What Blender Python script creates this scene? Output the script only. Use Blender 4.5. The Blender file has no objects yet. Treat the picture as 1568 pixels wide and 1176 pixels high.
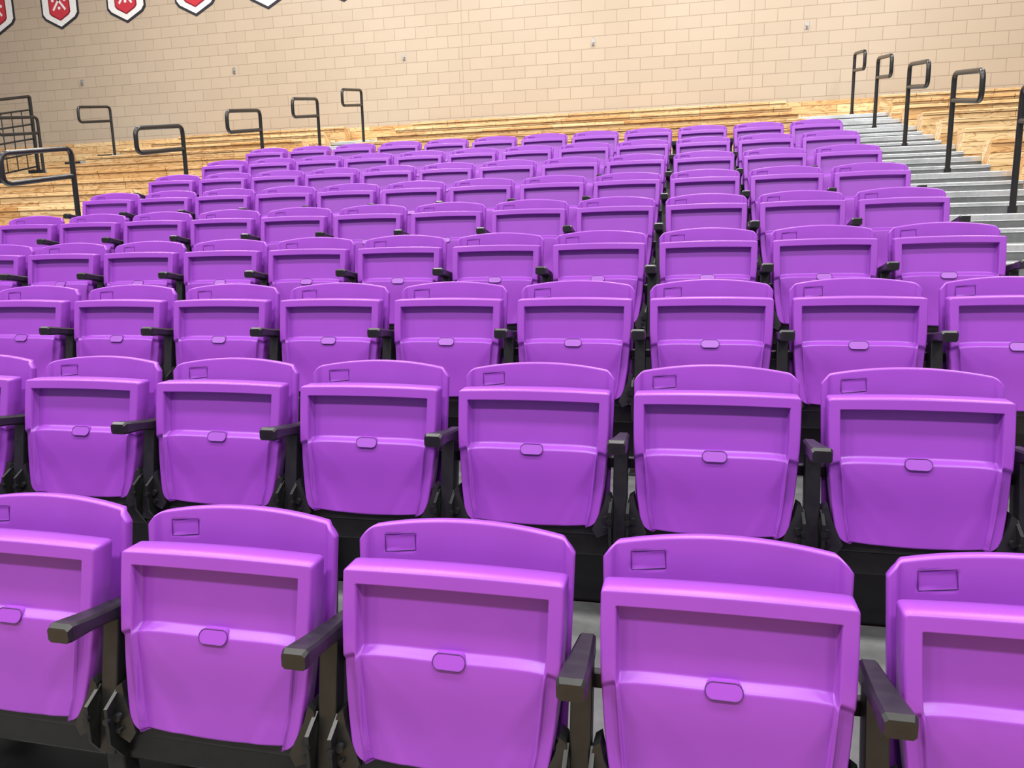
import bpy, bmesh, math
from mathutils import Vector, Matrix
P=0.53            # seat pitch
D,RI=0.8407,0.2137  # row depth / rise
HD=0.768          # seat-back top above its deck
Z0=HD+.2
S=.53/.56
NR=9              # rows of chairs
NL=15             # last row index
YW=NL*D+.1        # back wall
sc=bpy.context.scene
try: sc.view_settings.view_transform='Standard'
except: pass
def nodes(name):
    m_=bpy.data.materials.new(name);m_.use_nodes=True;nt=m_.node_tree
    return m_,nt,nt.nodes['Principled BSDF']
def mat_simple(name,col,rough=.4,metal=0,var=.06,bump=.0,scale=30,spec=.5):
    m_,nt,b=nodes(name)
    tc=nt.nodes.new('ShaderNodeTexCoord');n=nt.nodes.new('ShaderNodeTexNoise');n.inputs['Scale'].default_value=scale
    nt.links.new(tc.outputs['Object'],n.inputs['Vector'])
    cr=nt.nodes.new('ShaderNodeValToRGB')
    cr.color_ramp.elements[0].position=.3;cr.color_ramp.elements[1].position=.7
    cr.color_ramp.elements[0].color=[c*(1-var) for c in col]+[1];cr.color_ramp.elements[1].color=[min(1,c*(1+var)) for c in col]+[1]
    nt.links.new(n.outputs['Fac'],cr.inputs['Fac']);nt.links.new(cr.outputs['Color'],b.inputs['Base Color'])
    b.inputs['Roughness'].default_value=rough;b.inputs['Metallic'].default_value=metal
    b.inputs['Specular IOR Level'].default_value=spec
    if bump:
        bp=nt.nodes.new('ShaderNodeBump');bp.inputs['Strength'].default_value=bump;bp.inputs['Distance'].default_value=.001
        n2=nt.nodes.new('ShaderNodeTexNoise');n2.inputs['Scale'].default_value=900
        nt.links.new(tc.outputs['Object'],n2.inputs['Vector']);nt.links.new(n2.outputs['Fac'],bp.inputs['Height']);nt.links.new(bp.outputs['Normal'],b.inputs['Normal'])
    return m_
PURP=mat_simple('purple_plastic',(.298,.056,.49),.36,var=.04,bump=.12,scale=6)
PURD=mat_simple('purple_groove',(.085,.012,.16),.5)
BLK=mat_simple('black_plastic',(.012,.013,.013),.36,var=.25)
BLKM=mat_simple('black_steel',(.010,.010,.011),.3,var=.2)
GREY=mat_simple('grey_deck',(.12,.125,.125),.45,var=.1)
ALU=mat_simple('aluminium',(.68,.70,.72),.30,metal=.8,var=.08)
WHT=mat_simple('white_felt',(.82,.82,.82),.8);RED=mat_simple('red_felt',(.55,.03,.05),.8);NAV=mat_simple('dark_felt',(.02,.02,.03),.8)
MAR=mat_simple('maroon_felt',(.22,.012,.025),.8)
JNT=mat_simple('wall_joint',(.33,.26,.19),.6);PLATE=mat_simple('metal_plate',(.4,.38,.36),.4,metal=.6)
def mat_wood():
    m_,nt,b=nodes('pine_wood');L=nt.links
    tc=nt.nodes.new('ShaderNodeTexCoord')
    sx=nt.nodes.new('ShaderNodeSeparateXYZ');L.new(tc.outputs['Object'],sx.inputs[0])
    ad=nt.nodes.new('ShaderNodeMath');ad.operation='ADD';L.new(sx.outputs['Y'],ad.inputs[0]);L.new(sx.outputs['Z'],ad.inputs[1])
    cb=nt.nodes.new('ShaderNodeCombineXYZ');L.new(sx.outputs['X'],cb.inputs[0]);L.new(ad.outputs[0],cb.inputs[1])
    br=nt.nodes.new('ShaderNodeTexBrick');L.new(cb.outputs[0],br.inputs['Vector'])
    br.inputs['Scale'].default_value=1;br.inputs['Brick Width'].default_value=1.1;br.inputs['Row Height'].default_value=.13
    br.inputs['Mortar Size'].default_value=.004;br.inputs['Color1'].default_value=(.66,.36,.13,1);br.inputs['Color2'].default_value=(.87,.64,.34,1);br.inputs['Mortar'].default_value=(.26,.12,.045,1)
    mp=nt.nodes.new('ShaderNodeMapping');mp.inputs['Scale'].default_value=(1.0,8,8);L.new(tc.outputs['Object'],mp.inputs[0])
    n=nt.nodes.new('ShaderNodeTexNoise');n.inputs['Scale'].default_value=1.5;n.inputs['Detail'].default_value=3;n.inputs['Distortion'].default_value=1.2;L.new(mp.outputs[0],n.inputs['Vector'])
    mu=nt.nodes.new('ShaderNodeMath');mu.operation='MULTIPLY';mu.inputs[1].default_value=14;L.new(n.outputs['Fac'],mu.inputs[0])
    fr=nt.nodes.new('ShaderNodeMath');fr.operation='PINGPONG';fr.inputs[1].default_value=1;L.new(mu.outputs[0],fr.inputs[0])
    cr=nt.nodes.new('ShaderNodeValToRGB');cr.color_ramp.elements[0].color=(.50,.29,.13,1);cr.color_ramp.elements[1].color=(1,1,1,1);cr.color_ramp.elements[0].position=.0;cr.color_ramp.elements[1].position=.42
    L.new(fr.outputs[0],cr.inputs['Fac'])
    mx=nt.nodes.new('ShaderNodeMix');mx.data_type='RGBA';mx.blend_type='MULTIPLY';mx.inputs[0].default_value=.8
    L.new(br.outputs['Color'],mx.inputs[6]);L.new(cr.outputs['Color'],mx.inputs[7]);L.new(mx.outputs[2],b.inputs['Base Color'])
    b.inputs['Roughness'].default_value=.25
    return m_
WOOD=mat_wood()
def mat_block():
    m_,nt,b=nodes('painted_block');L=nt.links
    tc=nt.nodes.new('ShaderNodeTexCoord')
    sx=nt.nodes.new('ShaderNodeSeparateXYZ');L.new(tc.outputs['Object'],sx.inputs[0])
    cb=nt.nodes.new('ShaderNodeCombineXYZ');L.new(sx.outputs['X'],cb.inputs[0]);L.new(sx.outputs['Z'],cb.inputs[1])
    br=nt.nodes.new('ShaderNodeTexBrick');L.new(cb.outputs[0],br.inputs['Vector'])
    br.inputs['Scale'].default_value=1;br.inputs['Brick Width'].default_value=.406;br.inputs['Row Height'].default_value=.203
    br.inputs['Mortar Size'].default_value=.0055;br.inputs['Mortar Smooth'].default_value=.3
    br.inputs['Color1'].default_value=(.465,.375,.28,1);br.inputs['Color2'].default_value=(.495,.40,.30,1);br.inputs['Mortar'].default_value=(.35,.27,.195,1)
    L.new(br.outputs['Color'],b.inputs['Base Color']);b.inputs['Roughness'].default_value=.33
    bp=nt.nodes.new('ShaderNodeBump');bp.inputs['Strength'].default_value=.6;bp.inputs['Distance'].default_value=.006;bp.invert=True
    L.new(br.outputs['Fac'],bp.inputs['Height']);L.new(bp.outputs['Normal'],b.inputs['Normal'])
    return m_
BLOCK=mat_block()
class MB:
    def __init__(s): s.v=[];s.f=[];s.m=[];s.sm=[]
    def add(s,vs,fs,mi=0,smooth=False):
        o=len(s.v);s.v+= [tuple(x) for x in vs]
        for f in fs: s.f.append([i+o for i in f]);s.m.append(mi);s.sm.append(smooth)
    def box(s,lo,hi,mi=0,bev=0,shear=0):
        bm=bmesh.new();bmesh.ops.create_cube(bm,size=1)
        for v in bm.verts: v.co=Vector([(lo[i]+hi[i])/2+v.co[i]*(hi[i]-lo[i]) for i in range(3)])
        if bev: bmesh.ops.bevel(bm,geom=bm.edges[:],offset=bev,segments=2,affect='EDGES',profile=.5)
        bm.verts.index_update();s.add([(v.co.x,v.co.y+shear*(v.co.z-hi[2]),v.co.z) for v in bm.verts],[[v.index for v in f.verts] for f in bm.faces],mi);bm.free()
    def prism(s,pts,ax,a,b,mi=0,shear=0,z0=0):
        def P3(p,t): return (t,p[0],p[1]) if ax=='x' else (p[0],t+shear*(p[1]-z0),p[1])
        n=len(pts);vs=[P3(p,a) for p in pts]+[P3(p,b) for p in pts]
        fs=[list(range(n))[::-1],list(range(n,2*n))]+[[i,(i+1)%n,(i+1)%n+n,i+n] for i in range(n)]
        s.add(vs,fs,mi)
    def cyl(s,c,ax,r,l,mi=0,n=16):
        c=Vector(c);A=Vector(ax).normalized();B=A.orthogonal().normalized();C=A.cross(B)
        vs=[c+(B*math.cos(t)+C*math.sin(t))*r+A*z for z in (0,l) for t in [2*math.pi*i/n for i in range(n)]]
        fs=[[i,(i+1)%n,(i+1)%n+n,i+n] for i in range(n)];s.add(vs,fs,mi,True)
        s.add(vs,[list(range(n))[::-1],list(range(n,2*n))],mi)
    def tube(s,path,r,mi=0,n=10,closed=False):
        path=[Vector(p) for p in path];N=len(path);vs=[];prev=None
        for i,p in enumerate(path):
            a=path[(i-1)%N] if (closed or i>0) else p; b=path[(i+1)%N] if (closed or i<N-1) else p
            t=(b-a).normalized()
            if prev is None: B=t.orthogonal().normalized()
            else: B=(prev-t*prev.dot(t)).normalized()
            prev=B;C=t.cross(B)
            vs+=[p+(B*math.cos(2*math.pi*j/n)+C*math.sin(2*math.pi*j/n))*r for j in range(n)]
        fs=[]
        for i in range(N if closed else N-1):
            k=(i+1)%N
            for j in range(n): fs.append([i*n+j,i*n+(j+1)%n,k*n+(j+1)%n,k*n+j])
        s.add(vs,fs,mi,True)
        if not closed: s.add(vs,[list(range(n))[::-1],list(range((N-1)*n,N*n))],mi)
    def shell(s,nu,nv,front,back,mi=0):
        vs=[];
        for j in range(nv+1):
            for i in range(nu+1): vs.append(front(-1+2*i/nu,j/nv))
        for j in range(nv+1):
            for i in range(nu+1): vs.append(back(-1+2*i/nu,j/nv))
        o=(nu+1)*(nv+1);fs=[]
        for j in range(nv):
            for i in range(nu):
                a=j*(nu+1)+i;fs.append([a,a+1,a+nu+2,a+nu+1]);fs.append([o+a,o+a+nu+1,o+a+nu+2,o+a+1])
        ring=[i for i in range(nu+1)]+[j*(nu+1)+nu for j in range(1,nv+1)]+[nv*(nu+1)+i for i in range(nu-1,-1,-1)]+[j*(nu+1) for j in range(nv-1,0,-1)]
        n=len(ring)
        for k in range(n):
            a,b=ring[k],ring[(k+1)%n];fs.append([a,o+a,o+b,b])
        s.add(vs,fs,mi,True)
    def mesh(s,name,mats,scale=1):
        me=bpy.data.meshes.new(name);me.from_pydata([(x*scale,y*scale,z*scale) for x,y,z in s.v],[],s.f)
        for m_ in mats: me.materials.append(m_)
        me.polygons.foreach_set('material_index',s.m);me.polygons.foreach_set('use_smooth',s.sm);me.update();return me
def obj(name,me,loc=(0,0,0)):
    o=bpy.data.objects.new(name,me);o.location=loc;bpy.context.collection.objects.link(o);return o
def sst(a,b,x):
    t=min(1,max(0,(x-a)/(b-a)));return t*t*(3-2*t)
def fillet(pts,r,n=6):
    pts=[Vector(p) for p in pts];out=[pts[0]]
    for i in range(1,len(pts)-1):
        a,b,c=pts[i-1],pts[i],pts[i+1];u=(a-b).normalized();w=(c-b).normalized()
        rr=min(r,(a-b).length*.49,(c-b).length*.49)
        p0=b+u*rr;p2=b+w*rr
        for k in range(n+1):
            t=k/n;out.append(p0*(1-t)**2+b*2*t*(1-t)+p2*t*t)
    out.append(pts[-1]);return out
# ---------------- seat
TOP=HD/S
LEAN=.19
mb=MB()
zb=TOP-.46
def back_outline(u,v):
    W=.250-.012*(1-v)
    zt=TOP-.026*u*u-.024*max(0,(abs(u)-.87)/.13)**2
    return u*W, zb+v*(zt-zb)
def back_y(x,z,u):
    return -.008*abs(u)**2.2-.012*sst(.88,.94,abs(u))+ (z-TOP)*.14
def bfront(u,v):
    u=math.copysign(abs(u)**.85,u); v=1-(1-v)**1.25
    x,z=back_outline(u,v);y=back_y(x,z,u)
    zt=back_outline(u,1)[1]
    d=min(zt-z,(1-abs(u))*.25)
    if d<.0045: y+=.0045*(1-math.sqrt(max(0,1-(1-d/.0045)**2)))
    dx=abs(x+.155+ (z-TOP+.055)*-.12)-.036;dz=abs(z-(TOP-.056))-.019
    y+=.0025*(1-sst(-.002,.002,max(dx,dz)))
    return (x,y,z)
def bback(u,v):
    u=math.copysign(abs(u)**.85,u); v=1-(1-v)**1.25
    x,z=back_outline(u,v);return (x*.99,back_y(x,z,u)+.026,z-.002*v)
mb.shell(130,76,bfront,bback,0)
def on_back(x,z):
    return Vector((x,back_y(x,z,x/.25)+.0005,z))
pl=[(-.192,TOP-.038),(-.121,TOP-.032),(-.118,TOP-.070),(-.190,TOP-.078)]
path=[]
for i in range(4):
    a,b=pl[i],pl[(i+1)%4]
    for k in range(8): t=k/8;path.append(on_back(a[0]+(b[0]-a[0])*t,a[1]+(b[1]-a[1])*t))
mb.tube(path,.0012,1,6,True)
PH=.412;PB=TOP-.073-PH
YP=-.125
def Wp(v):
    t=1-v/PH;w=.243-.032*t**2.5
    rc=.035
    if v<rc: w-=rc-math.sqrt(max(0,rc*rc-(rc-v)**2))
    rt_=.010
    if v>PH-rt_: w-=rt_-math.sqrt(max(0,rt_**2-(v-PH+rt_)**2))
    return w
LV=.239
def pan_h(x,v):
    w=.243-.032*(1-v/PH)**2.5
    ds=w-abs(x);dt=PH-v
    rim=1-sst(.032,.0350,min(ds,dt))
    u=x/w
    led=LV+.008-.018*abs(u)**6
    low=1-sst(led-.018,led,v)
    belly=math.exp(-((v-LV+.02)/.13)**2) if v<LV-.02 else 1
    facet=sst(-.05,.12,1-abs(u)-(LV-v)/LV*.50)
    lowh=.006+.016*belly*(.66+.34*facet)-.003*facet
    h=rim*(.033-.011*low)
    side=sst(.027,.032,ds)
    return h+low*lowh*side
def pan_y(x,v):
    return YP-LEAN*(PH-v)-pan_h(x,v)+.027-.006*(1-(x/.243)**2)
def pan_xz(u,v):
    v=v*PH;x=u*Wp(v)
    return x,v,PB+v-.010*(1-u*u)*(1-v/PH)+.006*(1-u*u)*(v/PH)
def pfront(u,v):
    x,vv,z=pan_xz(u,v);y=pan_y(x,vv)
    d=min(Wp(vv)-abs(x),PH-vv,vv);d=max(d,0)
    r_=.0048
    if d<r_: y+=r_*(1-math.sqrt(max(0,1-(1-d/r_)**2)))
    return (x,y,z)
def pback(u,v):
    x,vv,z=pan_xz(u,v);return (x,YP-LEAN*(PH-vv)+.055,z)
mb.shell(190,170,pfront,pback,0)
def stad(a,b,n=8):
    o=[]
    for s_ in (1,-1):
        for k in range(n+1):
            t=-math.pi/2+math.pi*k/n;o.append((s_*(a-b)+s_*b*math.cos(t)*1.0,s_*b*math.sin(t)))
    return o
vc=LV-.006
def zz(x,v): u=x/.24;return PB+v-.010*(1-u*u)*(1-v/PH)+.006*(1-u*u)*(v/PH)
yt=pan_y(0,LV-.014)+.0005
zc_=zz(0,vc)
SHR=.50
mb.tube([(x,yt+SHR*z,zz(x,vc+z)) for x,z in stad(.036,.0145)],.0012,1,6,True)
pts=[(x,zz(x,vc+z)) for x,z in stad(.0355,.0140)]
mb.prism(pts,'y',yt,yt+.03,0,shear=SHR,z0=zc_)
YB=YP-LEAN*PH
for sgn in (1,-1):
    pp=[(.238,.105),(.252,.095),(.262,.055),(.256,-.01),(.212,-.03),(.196,-.005),(.214,.035),(.230,.070)]
    pp=[(sgn*x,PB+z) for x,z in pp]
    if sgn<0: pp=pp[::-1]
    mb.prism(pp,'y',YB+.002,YB+.05,2,shear=LEAN,z0=PB)
    mb.cyl((sgn*.240,YB-.006,PB+.03),(0,1,0),.010,.012,2,12)
    mb.cyl((sgn*.236,YB-.008,PB+.0),(0,1,0),.006,.012,2,10)
mb.box((-.21,YB+.03,PB-.035),(.21,YB+.06,PB+.03),2,.006)
for sx_ in (-.2,.2): mb.box((sx_-.015,.028,PB-.05),(sx_+.015,.055,TOP-.15),2,.004,shear=.14)
seat_me=mb.mesh('stadium_seat',[PURP,PURD,BLK],S)
# armrest + post
ma=MB()
AZ=TOP-.22
def loft(secs,mi):
    vs=[];n=8
    for (y,zc,hw,th) in secs:
        b=min(.006,th*.3)
        for x,z in [(-hw+b,-th/2),(hw-b,-th/2),(hw,-th/2+b),(hw,th/2-b),(hw-b,th/2),(-hw+b,th/2),(-hw,th/2-b),(-hw,-th/2+b)]:
            vs.append((x,y,zc+z))
    fs=[]
    for i in range(len(secs)-1):
        for j in range(n): fs.append([i*n+j,(i+1)*n+j,(i+1)*n+(j+1)%n,i*n+(j+1)%n])
    fs.append(list(range(n)));fs.append(list(range((len(secs)-1)*n,len(secs)*n))[::-1])
    ma.add(vs,fs,mi)
loft([(-.05,AZ-.02,.018,.05),(-.10,AZ-.012,.021,.045),(-.16,AZ+.0,.024,.036),(-.22,AZ+.010,.027,.034),(-.285,AZ+.018,.029,.042),(-.298,AZ+.016,.026,.034)],0)
ma.box((-.022,-.145,PB-.07),(.022,-.100,AZ-.01),0,.005,shear=LEAN)
ma.box((-.014,-.102,PB-.07),(.014,-.05,AZ-.0),0,.004,shear=LEAN)
for sgn in (1,-1):
    pp=[(YB-.02,PB+.06),(YB+.03,PB+.09),(YB+.10,PB+.05),(YB+.10,PB-.07),(YB+.02,PB-.09),(YB-.02,PB-.03)]
    ma.prism(pp,'x',sgn*.022,sgn*.031,0)
    ma.cyl((sgn*.027,YB-.026,PB+.03),(0,1,0),.008,.01,0,10)
ma.box((-.024,YB+.02,0),(.024,YB+.07,PB-.05),0,.005)
ma.box((-.040,YB-.0,0),(.040,YB+.1,.012),0,.003)
arm_me=ma.mesh('armrest_post',[BLK],S)
for k in range(NR):
    z=Z0-HD+k*RI;y=k*D
    for c in range(-9,3): obj('stadium_seat',seat_me,(c*P,y,z))
    for c in range(-9,4): obj('seat_armrest',arm_me,(c*P-P/2,y,z))
    b=MB();b.box((-9.5*P,(YB+.035)*S,(PB-.105)*S),(2.5*P,(YB+.095)*S,(PB-.025)*S),0,.006)
    b.box((-9.5*P,-.075,(PB+.16)*S),(2.5*P,-.05,(PB+.195)*S),0,.004)
    obj('seat_support_beam',b.mesh('beam',[BLKM]),(0,y,z))
FR=-.04
NT=NL+1
AL0,AL1=-6.4,-9.5*P-.04
AR0,AR1=2.5*P+.04,2.78
BL0,BL1=-10.95,-9.9
XLe,XRe=-11.3,7
for k in range(NT):
    z=Z0-HD+k*RI;y0=(k-1)*D+FR;y1=k*D+FR
    if k==NT-1:y1=YW-.05
    d=MB()
    for a,b_ in ((XLe,BL0),(BL1,AL0),(AL1,AR0),(AR1,XRe)):
        d.box((a,y0,z-.05),(b_,y1,z),0);d.box((a,y0-.004,z-.055),(b_,y0+.03,z+.002),1)
        d.box((a,y0+.01,z-RI+.0),(b_,y0+.02,z-.05),1 if (a==AL1 and k<=NR) else 0)
    obj('bleacher_deck',d.mesh('deck',[GREY,BLKM]))
    for a,b_ in ((AL0,AL1),(AR0,AR1),(BL0,BL1)):
        d=MB()
        d.box((a,y0-.02,z-.05),(b_,y1-.022,z),0,.004)
        for i in range(12): d.box((a,y0+(y1-y0)*i/12+.01,z),(b_,y0+(y1-y0)*i/12+.03,z+.004),0)
        d.box((a,y0-.01,z-RI),(b_,y0,z-.05),1)
        if k:
            d.box((a,y0-.30,z-RI/2-.03),(b_,y0-.022,z-RI/2),0,.004)
            for i in range(5): d.box((a,y0-.29+i*.055,z-RI/2),(b_,y0-.265+i*.055,z-RI/2+.004),0)
            d.box((a,y0-.29,z-RI),(b_,y0-.28,z-RI/2-.03),1)
        obj('aisle_step',d.mesh('aisle',[ALU,GREY]))
    secs=[(BL1,AL0),(AR1,XRe)]
    if k>=NR: secs.append((AL1,AR0))
    for a,b_ in secs:
        d=MB();yb=k*D+FR
        d.box((a,yb-.27,z+.31),(b_,yb-.012,z+.35),0,.005)
        d.box((a,yb-.25,z+.160),(b_,yb-.225,z+.308),0,.003)
        d.box((a+.0,yb-.25,z+.006),(b_-.0,yb-.225,z+.157),0,.003)
        for xe in (a+.0,b_-.025): d.box((xe,yb-.225,z+.006),(xe+.025,yb-.02,z+.308),0)
        obj('wooden_bench',d.mesh('bench',[WOOD,BLKM]))
wlz=Z0+2.812
d=MB();d.box((-17,YW-.04,0),(XRe,YW-.002,wlz),0);obj('wooden_backboard',d.mesh('bb',[WOOD]))
d=MB();d.box((-20,YW,0),(12,YW+.2,9))
for x in (-4.2,.85): d.box((x-.004,YW-.001,wlz),(x+.004,YW+.01,9),1)
obj('wall_back',d.mesh('wall',[BLOCK,JNT]))
d=MB();d.box((-20,-8,-.05),(12,YW,0));obj('floor',d.mesh('floor',[mat_simple('gym_floor',(.45,.30,.16),.3)]))
def rail(X,Y,Zt,h,L=.78,dz=.13):
    b=MB();p=fillet([(0,0,0),(0,0,h),(0,-L,h-dz),(0,-L,h-dz-.25),(0,-.02,h-.25-.0)],.08,7)
    b.tube(p,.0235,0,12);b.cyl((0,0,0),(0,0,1),.055,.012,0);b.cyl((0,0,.012),(0,0,1),.033,.05,0)
    obj('aisle_handrail',b.mesh('rail',[BLKM]),(X,Y,Zt-h))
for j in range(-1,4): rail(2.313,6.95+2*D*j,Z0+2.09+2*RI*j,.935)
for j in range(5): rail(-5.68,4.78+2*D*j,Z0+1.534+2*RI*j,1.02)
for y,z in ((11.11,3.178),(9.43,2.751)): rail(-10.4,y,Z0+z,.954)
# end guard rail
b=MB();n_=6
ys=[10.3-.85*i for i in range(n_)]
def gz(y): return Z0-HD+RI/D*(y+.4)
for y in ys: b.box((-.022,y-.022,gz(y)-.1),(.022,y+.022,gz(y)+1.32),0,.004)
for h in (.15,.38,.62,.86,1.1,1.32): b.tube([(0,ys[0],gz(ys[0])+h),(0,ys[-1],gz(ys[-1])+h)],.024 if h>1.2 else .015,0,8)
for i in range(5):
    for t in (.25,.5,.75):
        y=ys[i]-.85*t; b.tube([(0,y,gz(y)+.15),(0,y,gz(y)+1.1)],.009,0,6)
obj('end_guard_railing',b.mesh('guard',[BLKM]),(-11.33,0,0))
for x in (-12.3,-8.82,-5.32,-1.83,1.68):
    b=MB();b.box((-.035,-.008,-.06),(.035,0,.06),0,.003);b.cyl((0,-.04,.0),(0,1,0),.018,.035,0,12);b.box((-.015,-.05,-.045),(.015,-.008,-.033),0,.002)
    obj('wall_anchor_plate',b.mesh('plate',[PLATE]),(x,YW,Z0+4.01))
for i in range(6):
    b=MB()
    def sh(w,h,zo):
        return [(-w/2,zo+h),(-w/2,zo+h*.22),(-w*.42,zo+h*.15),(0,zo),(w*.42,zo+h*.15),(w/2,zo+h*.22),(w/2,zo+h)]
    b.prism(sh(.88,1.25,0),'y',-.012,0,0);b.prism(sh(.80,1.15,.05),'y',-.016,-.01,1)
    b.prism(sh(.50,.72,.16),'y',-.019,-.014,3);b.prism(sh(.45,.66,.19),'y',-.022,-.017,2)
    for s_ in (1,-1):
        b.prism([(-.16*s_,.72),(-.13*s_,.75),(.16*s_,.38),(.13*s_,.35)][::s_],'y',-.026,-.02,1)
        b.cyl((s_*.14,-.026,.55),(0,1,0),.03,.006,1,12)
    b.cyl((0,-.026,.40),(0,1,0),.03,.006,1,12);b.cyl((0,-.026,.72),(0,1,0),.03,.006,1,12)
    for zt_ in (.93,1.02): b.box((-.28,-.02,zt_),(.28,-.014,zt_+.05),3)
    obj('shield_pennant',b.mesh('pennant',[NAV,WHT,RED,MAR]),(-14.17+1.545*i,YW,Z0+5.055))
def area(x,y,z,sx,sy,pw):
    l=bpy.data.lights.new('gym_light','AREA');l.shape='RECTANGLE';l.size=sx;l.size_y=sy;l.energy=pw;l.color=(1,.97,.93)
    o=bpy.data.objects.new('gym_light',l);o.location=(x,y,z);bpy.context.collection.objects.link(o)
for x in (-9,-4.5,0,4.5):
    for y,pw in ((-5,330),(-1,260),(4,240),(9,290)): area(x,y,8.6,1.4,.8,pw)
w=bpy.data.worlds.new('w');sc.world=w;w.use_nodes=True;w.node_tree.nodes['Background'].inputs[0].default_value=(.98,.98,1,1);w.node_tree.nodes['Background'].inputs[1].default_value=.37
# camera
yaw,pit,rol,f=.2302,.1793,-.0204,1178.3
F=Vector((-math.sin(yaw)*math.cos(pit),math.cos(yaw)*math.cos(pit),-math.sin(pit)))
R0=Vector((math.cos(yaw),math.sin(yaw),0));U0=R0.cross(F)
R=R0*math.cos(rol)+U0*math.sin(rol);U=-R0*math.sin(rol)+U0*math.cos(rol)
cam=bpy.data.cameras.new("camera");co=bpy.data.objects.new("camera",cam);bpy.context.collection.objects.link(co);sc.camera=co
cam.sensor_width=36;cam.lens=36*f/1568
co.matrix_world=Matrix(((R[0],U[0],-F[0],-.074),(R[1],U[1],-F[1],-1.4922),(R[2],U[2],-F[2],.5778+Z0),(0,0,0,1)))
